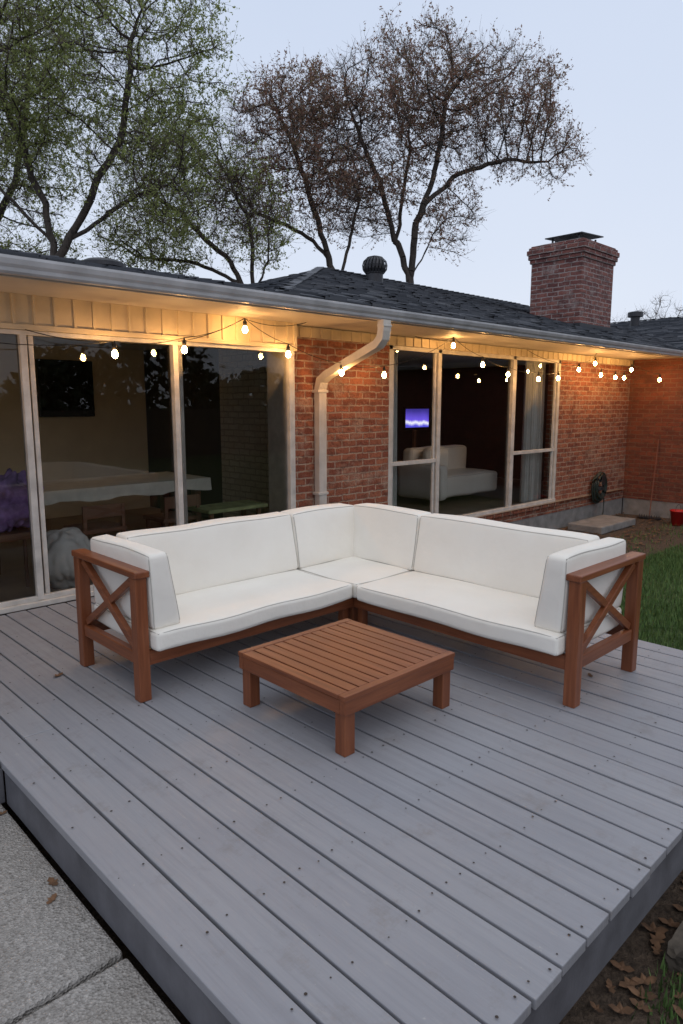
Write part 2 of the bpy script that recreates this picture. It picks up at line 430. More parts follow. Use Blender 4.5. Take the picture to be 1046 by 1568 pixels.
def blades(name,n,reg,hmin,hmax,mat,dens=None):
    V=[];F=[]
    while len(F)<n:
        x=random.uniform(reg[0],reg[1]);y=random.uniform(reg[2],reg[3])
        if dens and random.random()>dens(x,y): continue
        a=random.uniform(0,6.28);h=random.uniform(hmin,hmax);wd=random.uniform(.004,.008)
        lx,ly=math.cos(a)*h*.5*random.random(),math.sin(a)*h*.5*random.random()
        k=len(V);V+=[(x-wd*math.sin(a),y+wd*math.cos(a),-.5),(x+wd*math.sin(a),y-wd*math.cos(a),-.5),(x+lx,y+ly,-.5+h)];F.append((k,k+1,k+2))
    return mesh(name,V,F,None,mat)
def dn(x,y):
    f=.5+.5*math.sin(x*2.1+1)*math.sin(y*1.7+2)
    if y>3.7: f*=.12
    return .35+.65*f if y<=3.7 else f
blades('grass',60000,(4.6,12.5,.3,4.6),.03,.08,M_GRASS,dn)
blades('grass',4000,(1.1,3.2,-.3,.8),.02,.07,M_GRASS,lambda x,y: max(0,math.sin(x*4+1)*math.sin(y*5+2)))
from mathutils import noise as mn
for i,(x,y,s) in enumerate([(2.62,.70,.17),(3.02,.66,.2),(3.45,.66,.18)]):
    bm=bmesh.new(); bmesh.ops.create_icosphere(bm,subdivisions=4,radius=1)
    for v in bm.verts:
        k=1+.25*mn.noise(v.co*1.8+Vector((i*5,0,0)))+.1*mn.noise(v.co*6)
        q=Vector((max(-.75,min(.75,v.co.x*k)),max(-.7,min(.7,v.co.y*k)),max(-.6,min(.55,v.co.z*k))))
        q+=v.co*.05*mn.noise(v.co*9)
        v.co=Vector((x+q.x*s*1.35,y+q.y*s*.8,-.47+q.z*s*.62))
    me=bpy.data.meshes.new('edging_stone'); bm.to_mesh(me); bm.free(); link('edging_stone',me,None,M_STONE)

# ------------------------------------------------------------------ house
H=empty('brick_house')
YL=5.49; YR=5.66; ZS=2.41
MB().box(4.63,6.27,YR,YR+.22,-.1,2.30).out('brick_pier',H,M_BRICK)
MB().box(10.42,13.06,YR,YR+.22,-.2,2.30).out('brick_wall_right',H,M_BRICK)
MB().box(6.27,10.42,YR,YR+.22,-.2,-.06).out('brick_wall_under_window',H,M_BRICK)
MB().box(-6,13.06,YR+.01,YR+.2,-.6,-.2).box(4.63,6.27,YR+.012,YR+.19,-.2,-.1).out('foundation',H,M_CONC)
mb=MB(); x=6.2
while x<10.45: mb.box(x,x+.066,YR-.05,YR+.06,-.075,-.012+random.uniform(-.003,.003)); x+=.078
mb.out('window_sill_bricks',H,M_BRICK,bevel=.004)
mb=MB(); mb.box(-6,4.62,YL-.02,YL+.10,2.17,ZS); mb.box(4.62,13.06,YR-.03,YR+.2,2.30,ZS)
mb.out('header_board',H,M_BEIGE)
mb=MB(); x=-2
while x<4.6: mb.box(x,x+.022,YL-.034,YL-.018,2.19,ZS); x+=.155
x=4.66
while x<13.0: mb.box(x,x+.022,YR-.044,YR-.028,2.302,ZS); x+=.155
mb.box(-6,4.625,YL-.04,YL-.018,2.15,2.19)
mb.box(4.60,4.64,YL-.035,YR,2.13,ZS)
mb.out('header_battens',H,M_BEIGE,bevel=.002)
YE=4.74
mb=MB(); mb.box(-6,13.2,YE,YL+.3,ZS+.001,ZS+.02); mb.out('soffit',H,M_SOFFIT)
mb=MB(); mb.box(-6,12.9,YE-.022,YE,ZS-.012,2.50); mb.out('fascia_board',H,M_SOFFIT)
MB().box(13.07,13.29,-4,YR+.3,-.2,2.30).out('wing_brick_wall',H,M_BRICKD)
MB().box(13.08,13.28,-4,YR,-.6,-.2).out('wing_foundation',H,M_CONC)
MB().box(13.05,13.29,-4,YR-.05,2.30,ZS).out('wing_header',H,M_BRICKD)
MB().box(12.9,13.2,-4.2,YE-.03,ZS+.003,ZS+.02).box(12.88,12.9,-4.2,YE-.03,ZS-.012,2.50).out('wing_soffit',H,M_SOFFIT)
MB().box(-6,28,14.6,14.8,-.6,2.4).box(-6.2,-6,5.5,14.8,-.6,2.4).box(28,28.2,-4,14.8,-.6,2.4).box(13.3,28,-4.2,-4,-.6,2.4).out('outer_walls',H,M_BRICK)
def roof(name,V,F,mats):
    me=bpy.data.meshes.new(name); me.from_pydata(V,[],F); me.update(); o=link(name,me,H,mats)
    so=o.modifiers.new('thick','SOLIDIFY'); so.thickness=.025; so.offset=-1
    return o
e=4.68; zr=2.525
roof('roof_low',[(-7,e,zr-.006),(8.2,e,zr-.006),(8.2,9,3.40),(-7,9,3.40),(8.2,13.3,zr),(-7,13.3,zr)],[(0,1,2,3),(3,2,4,5)],[M_SH])
rz=4.13
roof('roof_hip',[(3.8,e,zr),(21.2,e,zr),(16,10,rz),(9.1,10,rz),(3.8,15.3,zr),(21.2,15.3,zr)],[(0,1,2,3),(3,2,5,4),(0,3,4),(1,5,2)],[M_SH])
roof('roof_wing',[(12.86,-4.4,zr-.01),(20.9,-4.4,4.02),(20.9,12,4.02),(12.86,12,zr-.01),(29,12,zr),(29,-4.4,zr)],[(0,1,2,3),(1,5,4,2)],[M_SH])
def shingles(name,org,u,v,vlen,urange,row=.15,tab=.29,skip=None):
    org=Vector(org);u=Vector(u).normalized();v=Vector(v).normalized();nn=u.cross(v).normalized()
    if nn.z<0: nn=-nn
    V=[];F=[];r=0
    while r*row<vlen:
        a,b=urange(r*row); x=a-random.random()*tab
        while x<b:
            wd=tab*random.uniform(.6,1.25); x0=max(a,x);x1=min(b,x+wd-.006)
            if x1-x0>.03:
                off=random.uniform(-.008,.008); th=random.choice((.010,.014,.024)); p=org+v*(r*row+off)
                if not skip or not skip(p+u*((x0+x1)/2)):
                    k=len(V); lo=p+nn*(th+.003); hi=p+v*(row+.03)+nn*.004
                    V+=[tuple(q) for q in (p+u*x0+nn*.001,p+u*x1+nn*.001,lo+u*x1,lo+u*x0,hi+u*x1,hi+u*x0)]
                    F+=[(k,k+1,k+2,k+3),(k+3,k+2,k+4,k+5)]
            x+=wd
        r+=1
    mesh(name,V,F,H,M_SH)
sl_=(rz-zr)/(10-e); kk=math.sqrt(1+sl_**2); fv=(10-e)*kk
shingles('shingles_front',(0,e-.02,zr),(1,0,0),(0,1,sl_),fv,lambda s:(3.8+5.3*s/fv,21.2-5.2*s/fv))
shingles('shingles_hip_left',(3.8,0,zr),(0,1,0),(1,0,sl_),fv,lambda s:(e+5.32*s/fv,15.3-5.3*s/fv))
s2=(3.40-zr)/(9-e);k2=math.sqrt(1+s2*s2)
shingles('shingles_low',(0,e-.02,zr-.006),(1,0,0),(0,1,s2),(9-e)*k2,lambda s:(-6.9,4.0+2.9*s/((9-e)*k2)))
s3=(4.02-zr)/(20.9-12.86)
shingles('shingles_wing',(12.84,0,zr-.01),(0,1,0),(1,0,s3),8.1*math.sqrt(1+s3*s3),lambda s:(-4.4,10.5),skip=lambda p:p.y>4.9 and p.z<zr+sl_*(min(p.y,20-p.y)-e)-.05 and p.x<21.2-abs(p.y-e))
mb=MB()
def caps(p,q,n):
    p=Vector(p);q=Vector(q)
    for i in range(n):
        a=p.lerp(q,i/n);b=p.lerp(q,(i+1.15)/n); mb.beam(a+Vector((0,0,.014)),b+Vector((0,0,.030)),.13,.014)
caps((3.85,e+.05,zr),(9.1,10,rz),34); caps((9.1,10,rz),(16,10,rz),34); caps((-7,9,3.40),(6.6,9,3.40),60); caps((16,10,rz),(21.1,4.8,zr),30); caps((20.9,-4.4,4.02),(20.9,12,4.02),70)
mb.out('ridge_caps',H,M_SH)
prof=[(0,.0),(-.055,-.0),(-.072,.014),(-.077,.036),(-.095,.055),(-.108,.085),(-.108,.103),(-.098,.103),(-.098,.088),(-.085,.06),(-.067,.04),(-.062,.018),(-.05,.008),(0,.008)]
GZ=2.408
V=[];F=[];xs=[-7,-2,.9,3.9,6.9,9.9,12.93]
for x in xs:
    for (dy,dz) in prof: V.append((x,YE-.024+dy,GZ+dz))
n=len(prof)
for i in range(len(xs)-1):
    for j in range(n): a=i*n+j;b=i*n+(j+1)%n; F.append((a,b,b+n,a+n))
mesh('gutter',V,F,H,M_GUTTER)
mb=MB()
for x in (.9,3.3,6.9,9.9):
    m0=len(mb.V)
    for xx in (x-.015,x+.015):
        for (dy,dz) in prof[:7]: mb.V.append((xx,YE-.024+dy*1.03-.001,GZ+dz-.002))
    for j in range(6): mb.F.append((m0+j,m0+j+1,m0+j+8,m0+j+7))
mb.out('gutter_joints',H,M_GUTTER)
V=[];F=[];ys=[-4.4,0,YE-.1]
for y in ys:
    for (dx,dz) in prof: V.append((12.88+dx,y,GZ+dz))
for i in range(len(ys)-1):
    for j in range(n): a=i*n+j;b=i*n+(j+1)%n; F.append((a,b,b+n,a+n))
mesh('wing_gutter',V,F,H,M_GUTTER)
def spout(path,wx,wd,name,mat):
    V=[];F=[]; path=[Vector(p) for p in path]
    sec=[]
    for i in range(12): sec.append((-1+2*i/11, -1+(.16 if i%2 else 0)))
    for i in range(4): sec.append((1,-1+.3+2*i*.22))
    for i in range(6): sec.append((1-2*i/5,1))
    for i in range(4): sec.append((-1,1-.3-2*i*.22))
    for i,p in enumerate(path):
        d0=(p-path[i-1]).normalized() if i else (path[1]-p).normalized()
        d1=(path[i+1]-p).normalized() if i<len(path)-1 else d0
        d=(d0+d1).normalized(); x=Vector((1,0,0)); nrm=x.cross(d).normalized()
        if nrm.y<0: nrm=-nrm
        sc=1/max(.5,d.dot(d0))
        for (a,b) in sec: V.append(tuple(p+x*(a*wx/2)+nrm*(b*wd/2*sc)))
    n=len(sec)
    for i in range(len(path)-1):
        for j in range(n): a=i*n+j;b=i*n+(j+1)%n; F.append((a,b,b+n,a+n))
    return mesh(name,V,F,H,mat,smooth=False)
XS=5.09
spout([(XS,YE-.075,2.41),(XS,YE-.075,2.31),(XS,YE-.06,2.24),(XS,YE+.0,2.18),(XS,YR-.19,1.91),(XS,YR-.09,1.85),(XS,YR-.06,1.76),(XS,YR-.06,-.05),(XS,YR-.1,-.12)],.115,.08,'downspout',M_SPOUT)
mb=MB()
for z in (1.72,.6): mb.box(XS-.075,XS+.075,YR-.105,YR-.001,z,z+.03)
mb.box(XS-.062,XS+.062,YE-.119,YE-.03,2.345,2.365)
mb.out('downspout_straps',H,M_SPOUT,bevel=.003)
mb=MB(); 
for x in (-1.95,-.65,.65,1.95,3.25,4.58): mb.box(x-.025,x+.025,YL-.01,YL+.06,.05,2.15)
for x in (.72,2.02,3.32): mb.box(x-.018,x+.018,YL+.03,YL+.07,.05,2.15)
mb.box(-2,4.61,YL-.012,YL+.10,2.115,2.15).box(-2,4.61,YL-.03,YL+.12,-.0,.04).box(-2,4.61,YL+.0,YL+.05,.04,.08)
mb.out('sliding_door_frames',H,M_FRAME,bevel=.003)
MB().box(-6,-1.98,YL,YL+.2,-.5,2.17).out('brick_wall_left',H,M_BRICK)
def pane(n,x0,x1,y,z0,z1): mesh(n,[(x0,y,z0),(x1,y,z0),(x1,y,z1),(x0,y,z1)],[(0,1,2,3)],H,M_GLASS)
for i,x in enumerate((-1.95,-.65,.65,1.95,3.25)): pane('door_glass_%d'%i,x+.03,x+1.27,YL+.03+.012*(i%2),.08,2.11)
MB().box(4.56,4.63,YL+.0,YR+.2,-.05,2.17).out('door_jamb',H,M_FRAME)
mb=MB(); zt=2.30;zb=-.01
for x in (6.30,7.26,9.05,10.38): mb.box(x-.035,x+.035,YR+.0,YR+.08,zb,zt)
mb.box(6.27,10.42,YR+.0,YR+.085,zt-.05,zt-.001).box(6.27,10.42,YR-.015,YR+.10,zb,zb+.05)
mb.box(6.33,7.23,YR+.01,YR+.06,.83,.88).box(9.08,10.35,YR+.01,YR+.06,.83,.88)
for x in (6.36,7.19,9.12,10.31): mb.box(x-.018,x+.018,YR+.02,YR+.05,zb+.05,zt-.05)
mb.out('window_frames',H,M_FRAME,bevel=.003)
for i,(a,b) in enumerate(((6.34,7.22),(7.3,9.01),(9.09,10.34))): pane('window_glass_%d'%i,a,b,YR+.045+.004*i,zb+.05,zt-.05)
def quad(n,pts,mat): return mesh(n,pts,[(0,1,2,3)],H,mat)
quad('room_floor',[(-6,YL+.1,-.01),(13,YL+.1,-.01),(13,10.2,-.01),(-6,10.2,-.01)],M_FLOOR)
quad('room_ceiling',[(-6,YL+.1,2.40),(13,YL+.1,2.40),(13,10.2,2.40),(-6,10.2,2.40)],M_CEIL)
MB().box(-6,5.2,9.7,9.8,0,2.4).out('room_back_wall',H,M_TAN)
MB().box(5.2,5.35,5.88,7.7,0,2.4).out('whitewashed_brick_partition',H,M_WBRICK)
MB().box(5.24,5.34,7.7,9.8,0,2.4).out('doorway_shade_panel',H,M_DARKWALL)  # dark-coloured panel stands in for the unlit doorway opening
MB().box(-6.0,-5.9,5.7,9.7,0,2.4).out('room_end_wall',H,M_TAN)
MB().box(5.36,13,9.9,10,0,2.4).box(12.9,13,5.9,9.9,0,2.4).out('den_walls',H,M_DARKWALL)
# chimney
mb=MB(); cx0,cx1,cy0,cy1=11.87,13.12,6.14,7.16
mb.box(cx0,cx1,cy0,cy1,2.5,4.18)
for i,(d,z0,z1) in enumerate(((.025,4.18,4.25),(.05,4.25,4.33),(.07,4.33,4.42))): mb.box(cx0-d,cx1+d,cy0-d,cy1+d,z0,z1)
mb.box(cx0-.045,cx1+.045,cy0-.045,cy1+.045,4.42,4.47).box(cx0-.015,cx1+.015,cy0-.015,cy1+.015,4.47,4.50)
mb.out('chimney_stack',H,M_CHIM,bevel=.018)
MB().box(cx0+.1,cx1-.1,cy0+.1,cy1-.1,4.50,4.53).out('chimney_crown',H,M_CONC,bevel=.01)
mb=MB(); 
for x in (cx0+.3,cx1-.3):
    for y in (cy0+.25,cy1-.25): mb.box(x-.015,x+.015,y-.015,y+.015,4.53,4.65)
mb.box(cx0+.32,cx1-.32,cy0+.28,cy1-.28,4.53,4.60)
mb.beam((cx0+.2,(cy0+cy1)/2,4.65),(cx1-.2,(cy0+cy1)/2,4.70),.74,.02)
mb.out('chimney_cap',H,M_METAL,bevel=.004)
MB().box(cx0-.03,cx1+.03,cy0-.03,cy1+.03,2.6,3.04).out('chimney_flashing',H,M_METAL)
mb=MB(); c=(9.33,8.8,3.74)
mb.lathe(c,[(.15,-.1),(.15,.16),(.17,.17),(.17,.19)],24)
for j in range(22):
    t=2*math.pi*j/22
    pts=[(c[0]+r*math.cos(t+tw),c[1]+r*math.sin(t+tw),c[2]+z) for r,z,tw in ((.17,.18,0),(.215,.24,.05),(.225,.31,.1),(.205,.38,.15),(.14,.44,.2),(.03,.47,.25))]
    for a,b in zip(pts,pts[1:]): mb.beam(a,b,.035,.006,up=(math.cos(t),math.sin(t),.01))
mb.lathe((c[0],c[1],c[2]+.18),[(.14,0),(.18,.10),(.17,.2),(.08,.27),(0,.28)],18)
mb.out('turbine_vent',H,M_METAL)
mb=MB(); mb.lathe((19.2,8.3,3.65),[(.12,-.1),(.12,.3),(.2,.3),(.2,.42),(.0,.46)],16); mb.out('pipe_vent',H,M_METAL)
mb=MB(); mb.lathe((4.1,8.6,3.30),[(.28,0),(.28,.05),(.2,.09),(0,.10)],20); mb.out('low_roof_vent',H,M_METAL)

# ------------------------------------------------------------------ interior furniture
t=empty('dining_table'); MB().box(1.9,4.3,6.7,7.6,.70,.75).out('top',t,M_BROWN)
mb=MB(); mb.box(1.86,4.34,6.66,7.64,.752,.765)
mb.out('cloth_top',t,M_CLOTH)
V=[];F=[];n=60
for i in range(n+1):
    x=1.86+2.48*i/n; V+=[(x,6.66+.0,.76),(x,6.65-.02*math.sin(i*1.3),.64+.015*math.sin(i*.4))]
for i in range(n): F.append((2*i,2*i+2,2*i+3,2*i+1))
mesh('cloth_drop',V,F,t,M_CLOTH,True)
mb=MB()
for x in (1.98,4.2):
    for y in (6.78,7.5): mb.box(x,x+.08,y,y+.08,0,.70)
mb.out('legs',t,M_BROWN)
for j,(x,y) in enumerate([(2.75,6.2),(3.6,6.25)]):
    ch=empty('dining_chair'); mb=MB()
    mb.box(x-.22,x+.22,y-.2,y+.22,.42,.46)
    for a in (-.2,.17):
        for b in (-.19,.17): mb.box(x+a,x+a+.035,y+b,y+b+.035,0,.42)
    for a in (-.2,.17): mb.box(x+a,x+a+.035,y-.2,y-.17,.46,.68)
    mb.box(x-.2,x+.2,y-.195,y-.175,.56,.68); mb.out('frame',ch,M_BROWN,bevel=.005)
p=empty('wall_television'); MB().box(3.58,4.36,9.63,9.69,1.42,2.2).out('panel',p,M_BLACK,bevel=.01); MB().box(3.62,4.32,9.622,9.63,1.46,2.16).out('screen',p,M_BLACK)
t=empty('side_table'); MB().box(3.75,4.5,5.8,6.2,.50,.54).out('top',t,M_GREENC,bevel=.01)
mb=MB()
for x in (3.8,4.4):
    for y in (5.85,6.12): mb.box(x,x+.04,y,y+.04,0,.50)
mb.out('legs',t,M_BROWN); 
def blob(name,c,s,mat,seed=0,amp=.2,fold=0,parent=None):
    bm=bmesh.new(); bmesh.ops.create_icosphere(bm,subdivisions=5,radius=1)
    for v in bm.verts:
        k=1+amp*mn.noise(v.co*1.6+Vector((seed,0,0)))
        if fold: k+=fold*abs(mn.noise(Vector((v.co.x*3.2,v.co.y*3.2,v.co.z*1.2+seed))))
        v.co=Vector((c[0]+v.co.x*k*s[0],c[1]+v.co.y*k*s[1],c[2]+v.co.z*k*s[2]))
    me=bpy.data.meshes.new(name); bm.to_mesh(me); bm.free(); return link(name,me,parent,mat,True)
pch=empty('chair_with_blanket')
blob('purple_blanket',(1.90,5.92,.80),(.22,.17,.20),M_PURPLE,3,.3,.55,pch)
mb=MB(); mb.box(1.68,2.1,5.75,6.15,.50,.56).box(1.68,2.1,6.12,6.16,.56,.98)
for a in (1.69,2.06):
    for b in (5.76,6.12): mb.box(a,a+.03,b,b+.03,0,.5)
mb.out('chair_frame',pch,M_BROWN,bevel=.01)
blob('floor_pouf',(2.36,5.98,.25),(.23,.22,.25),M_WHITEF,5,.2,.15)
s=empty('indoor_sofa')
cushion('seat',s,(9.3,6.95,.30),(1.5,.85,.34),.06,.02)
cushion('back',s,(9.3,7.3,.62),(1.5,.22,.5),.06,.03,pipe_axis=1)
cushion('arm',s,(8.5,6.95,.38),(.2,.9,.55),.06,.02,pipe_axis=0)
cushion('pillow',s,(8.9,7.0,.68),(.5,.16,.38),.06,.05,pipe_axis=1)
tv=empty('television'); MB().box(9.3,10.0,8.02,8.06,1.14,1.55).out('case',tv,M_BLACK); MB().box(9.33,9.97,8.012,8.02,1.18,1.51).out('screen',tv,M_TV)
MB().box(9.1,10.2,8.0,8.4,0,.55).box(9.62,9.68,8.06,8.1,.55,1.2).out('stand',tv,M_BROWN)
def curtain(name,x0,x1,y,z0,z1,mat):
    V=[];F=[];n=70
    for i in range(n+1):
        x=x0+(x1-x0)*i/n; d=.035*math.sin(i*.75)+.01*math.sin(i*2.1); V+=[(x,y+d,z1),(x+.01*math.sin(i),y+d*1.3,z0)]
    for i in range(n): F.append((2*i,2*i+2,2*i+3,2*i+1))
    mesh(name,V,F,None,mat,True)
curtain('white_curtain',6.36,6.72,5.95,.0,2.28,M_WHITEF); curtain('white_curtain',9.85,10.4,5.95,0,2.28,M_WHITEF)

# ------------------------------------------------------------------ unseen fence and hedge, added to darken the glass reflections
fe=empty('reflection_fence'); mb=MB(); x=-18
while x<34:
    mb.box(x,x+.138,-13.0,-12.98,-.48,1.38+random.uniform(-.01,.01)); x+=.145
for z in (-.2,.5,1.15): mb.box(-18,34,-12.979,-12.94,z,z+.09)
mb.out('pickets',fe,M_FENCE)
rg=np.random.default_rng(5); nn_=26000
cx=rg.uniform(-18,40,nn_); top=3.6+1.3*np.sin(cx*.55)+.9*np.sin(cx*1.3+1)
cz=-.4+(top+.4)*rg.random(nn_)**.7; cy=-15+rg.normal(0,.8,nn_)
C=np.stack([cx,cy,cz],1);a=rg.normal(0,1,(nn_,3));a/=np.linalg.norm(a,axis=1,keepdims=True);b=np.cross(a,rg.normal(0,1,(nn_,3)));b/=np.linalg.norm(b,axis=1,keepdims=True)
s=rg.uniform(.12,.26,nn_)[:,None]
HV=np.stack([C-a*s,C-b*s*.6,C+a*s,C+b*s*.6],1).reshape(-1,3);HF=np.arange(nn_*4).reshape(-1,4)

# ------------------------------------------------------------------ string lights
SL=empty('string_lights')
B=[(1.0,2.02),(2.56,2.00),(3.21,2.07),(3.83,2.28),(4.39,2.09),(5.04,1.93),(5.75,1.93),(6.98,2.32),(7.58,2.11),(8.28,2.01),(8.94,1.96),(9.62,1.99),(10.25,2.14),(10.70,2.25),(11.06,2.08),(11.41,2.05),(11.78,2.05),(12.16,2.2)]
YB=5.25
bulbs=MB(); sock=MB(); cord=MB()
prof=[(.0,-.044),(.016,-.038),(.0255,-.018),(.023,-.001),(.013,.018),(.0,.024)]
allb=[(x,YB+random.uniform(-.05,.05),z) for x,z in B]+[(12.62,4.95,2.03)]
for (x,y,z) in allb:
    bulbs.lathe((x,y,z),prof,7)
    sock.lathe((x,y,z),[(.0,.021),(.017,.022),(.018,.06),(.01,.07),(.004,.09)],10)
bulbs.out('bulbs',SL,M_BULB,True); sock.out('sockets',SL,M_CORD,True)
path=[(-1,YB+.1,2.25)]+[(x,y,z+.09) for x,y,z in allb]
for a,b in zip(path,path[1:]):
    a=Vector(a);b=Vector(b);L=(b-a).length; pts=[]
    for i in range(11):
        t=i/10; p=a.lerp(b,t); p.z-=.05*L*4*t*(1-t); pts.append(p)
    cord.tube(pts,.0035,5,cap=False)
for (a,b,s) in (((1.95,YL-.06,2.15),(2.56,YB,2.09),.03),((3.25,YL-.06,2.14),(3.83,YB,2.37),.03),((3.83,YB,2.37),(4.62,YL-.2,2.40),.05),((6.5,YR-.2,2.40),(6.98,YB,2.40),.02),((9.2,YR-.1,2.39),(10.25,YB,2.23),.08),((10.7,YB,2.34),(10.8,YB,2.41),0)):
    a=Vector(a);b=Vector(b);pts=[]
    for i in range(9):
        t=i/8;p=a.lerp(b,t);p.z-=s*4*t*(1-t);pts.append(p)
    cord.tube(pts,.0035,5,cap=False)
cord.out('cord',SL,M_CORD)

# ------------------------------------------------------------------ hose reel, slab, rake, bucket
HR=empty('garden_hose_reel'); mb=MB(); hc=Vector((11.82,YR-.10,.16))
for k in range(8):
    R=.19+.012*(k%4); off=-.03+.02*(k//2); pts=[]
    for i in range(29):
        t=2*math.pi*i/28; pts.append(hc+Vector((R*math.cos(t),off+.008*math.sin(3*t+k),R*1.15*math.sin(t)-.01*k)))
    mb.tube(pts,.014,6,cap=False)
for k in range(5):
    R=.13+.012*k; mb.tube([hc+Vector((R*math.cos(t),-.02-.008*k,R*1.2*math.sin(t)-.03)) for t in np.linspace(0,2*math.pi,25)],.014,6,cap=False)
pts=[hc+Vector((.15,0,-.1)),hc+Vector((.17,-.02,-.3)),hc+Vector((.10,-.05,-.5)),hc+Vector((-.1,-.12,-.62)),hc+Vector((-.5,-.2,-.64))]
mb.tube(pts,.011,6); mb.out('hose_coils',HR,M_HOSE,True)
mb=MB(); mb.box(11.75,11.89,YR-.17,YR-.001,.22,.26).box(11.76,11.88,YR-.18,YR-.165,.16,.34); mb.lathe((11.82,YR-.08,.1),[(.0,-.03),(.1,-.03),(.1,.03),(0,.03)],14); mb.out('bracket',HR,M_METAL,bevel=.004)
MB().box(10.6,11.9,4.9,5.5,-.5,-.38).out('concrete_step',None,M_CONC,bevel=.015)
rk=empty('garden_rake'); mb=MB(); mb.tube([(12.72,5.0,-.48),(13.03,5.05,.95)],.010,8); mb.out('handle',rk,M_RAKE)
mb=MB(); mb.box(12.66,12.78,4.8,5.2,-.49,-.465)
for i in range(9): mb.box(12.70,12.71,4.81+i*.045,4.82+i*.045,-.50,-.42)
mb.out('head',rk,M_METAL)
bk=empty('red_bucket'); mb=MB(); mb.lathe((12.38,4.38,-.49),[(0,0),(.09,0),(.125,.24),(.135,.24),(.135,.26),(.115,.26),(.085,.02),(0,.02)],22); mb.out('shell',bk,M_RED,True)
mb=MB(); mb.tube([(12.38+.125*math.cos(a),4.38,-.24+.11*math.sin(a)) for a in np.linspace(0,math.pi,14)],.004,5); mb.out('handle',bk,M_METAL)

# ------------------------------------------------------------------ sectional sofa
S=empty('outdoor_sectional_sofa'); L=.068; AT=.725
X0,X1,Y0,Y1=1.64,4.04,1.60,4.04
FI=3.26
def arm(side):
    a0,a1=FI,Y1
    def T(u,v,z): return (X0+v,u,z) if side=='A' else (u,Y0+v,z)
    def bx(u0,u1,v0,v1,z0,z1):
        p=T(u0,v0,z0);q=T(u1,v1,z1); return (min(p[0],q[0]),max(p[0],q[0]),min(p[1],q[1]),max(p[1],q[1]),z0,z1)
    mb=MB()
    mb.box(*bx(a0,a0+L,0,L,0,AT-.036)).box(*bx(a1-L,a1,0,L,0,AT-.036)); mb.out('arm_legs_'+side,S,WZ,bevel=.005)
    WA=WY if side=='A' else WX
    mb=MB(); mb.box(*bx(a0-.012,a1+.012,-.006,L+.012,AT-.036,AT)).box(*bx(a0+L,a1-L,.012,L-.012,.20,.27)); mb.out('arm_rails_'+side,S,WA,bevel=.006)
    mb=MB(); za,zb=.272,AT-.038
    up=(1,0,0) if side=='A' else (0,1,0)
    mb.beam(T(a0+L+.012,L/2,za+.015),T(a1-L-.012,L/2,zb-.015),.042,.034,up=up)
    mb.beam(T(a0+L+.012,L/2+.003,zb-.015),T(a1-L-.012,L/2+.003,za+.015),.042,.030,up=up); mb.out('arm_cross_'+side,S,WA,bevel=.003)
arm('A'); arm('B')
mb=MB(); mb.box(X0+L,FI+.04,FI+.008,FI+.045,.195,.275).box(X0+L,X1-L,Y1-.045,Y1-.01,.195,.275).box(X0+L,X1-L,Y1-.05,Y1-.012,AT-.10,AT-.035)
mb.out('rails_x',S,WX,bevel=.004)
mb=MB(); mb.box(FI+.008,FI+.045,Y0+L,FI+.006,.195,.275).box(X1-.045,X1-.01,Y0+L,Y1-L,.195,.275).box(X1-.05,X1-.012,Y0+L,Y1-L,AT-.10,AT-.035)
mb.out('rails_y',S,WY,bevel=.004)
mb=MB(); mb.box(X1-L,X1,Y1-L,Y1,0,AT-.035).box(FI+.046,FI+.046+L,FI+.046,FI+.046+L,0,.19).box(FI-.05,FI+.005,FI+.047,FI+.10,0,.272).box(FI+.047,FI+.10,FI-.05,FI+.005,0,.272)
mb.box(2.6,2.6+L,Y1-L-.05,Y1-.052,0,AT-.10).box(X1-L-.05,X1-.052,2.6,2.6+L,0,AT-.10); mb.out('posts',S,WZ,bevel=.005)
mb=MB(); x=X0+.1
while x<X1-.1: mb.box(x,x+.07,FI+.0,Y1-.05,.2755,.279); x+=.14
y=Y0+.1; mb2=MB()
while y<FI-.1: mb2.box(FI+.0,X1-.05,y,y+.07,.2755,.279); y+=.14
mb.out('seat_slats_a',S,WY); mb2.out('seat_slats_b',S,WX)
mb=MB()
for (a,b) in ((X0+L,2.6),(2.6+L,X1-L)):
    mb.beam((a,Y1-.03,.28),(b,Y1-.03,AT-.11),.03,.04,up=(0,1,0)); mb.beam((a,Y1-.026,AT-.11),(b,Y1-.026,.28),.03,.04,up=(0,1,0))
    mb.beam((X1-.03,a,.28),(X1-.03,b,AT-.11),.03,.04,up=(1,0,0)); mb.beam((X1-.026,a,AT-.11),(X1-.026,b,.28),.03,.04,up=(1,0,0))
mb.out('back_cross',S,WZ,bevel=.003)
zc0,zc1=.280,.388; cf=3.19; cb=Y1-.06; zm=(zc0+zc1)/2; th=zc1-zc0
def seat(n,x0,x1,y0,y1,sd): cushion(n,S,((x0+x1)/2,(y0+y1)/2,zm),(x1-x0,y1-y0,th),.022,.012,seed=sd)
seat('seat_cushion_a',X0+L+.01,3.195,cf,cb,1)
seat('seat_cushion_corner',3.205,cb,3.175,cb,2)
seat('seat_cushion_b',cf,cb,Y0+L+.01,3.165,3)
bt=.80; bh=bt-zc1-.003; bz=zc1+.003+bh/2
def wedgeY(p,H):
    t=(p.z+H[2])/(2*H[2]); k=1-.24*t
    return Vector((p.x,H[1]-(H[1]-p.y)*k+.015*t,p.z))
def wedgeX(p,H):
    t=(p.z+H[2])/(2*H[2]); k=1-.24*t
    return Vector((H[0]-(H[0]-p.x)*k+.015*t,p.y,p.z))
bd=.22; yb=cb
def mitX(p,H):
    t=(p.z+H[2])/(2*H[2]); q=wedgeY(p,H); f=max(0,p.x/H[0]); q.x+=.062*t*f; return q
def mitY(p,H):
    t=(p.z+H[2])/(2*H[2]); q=wedgeX(p,H); f=max(0,p.y/H[1]); q.y+=.062*t*f; return q
R_=.022
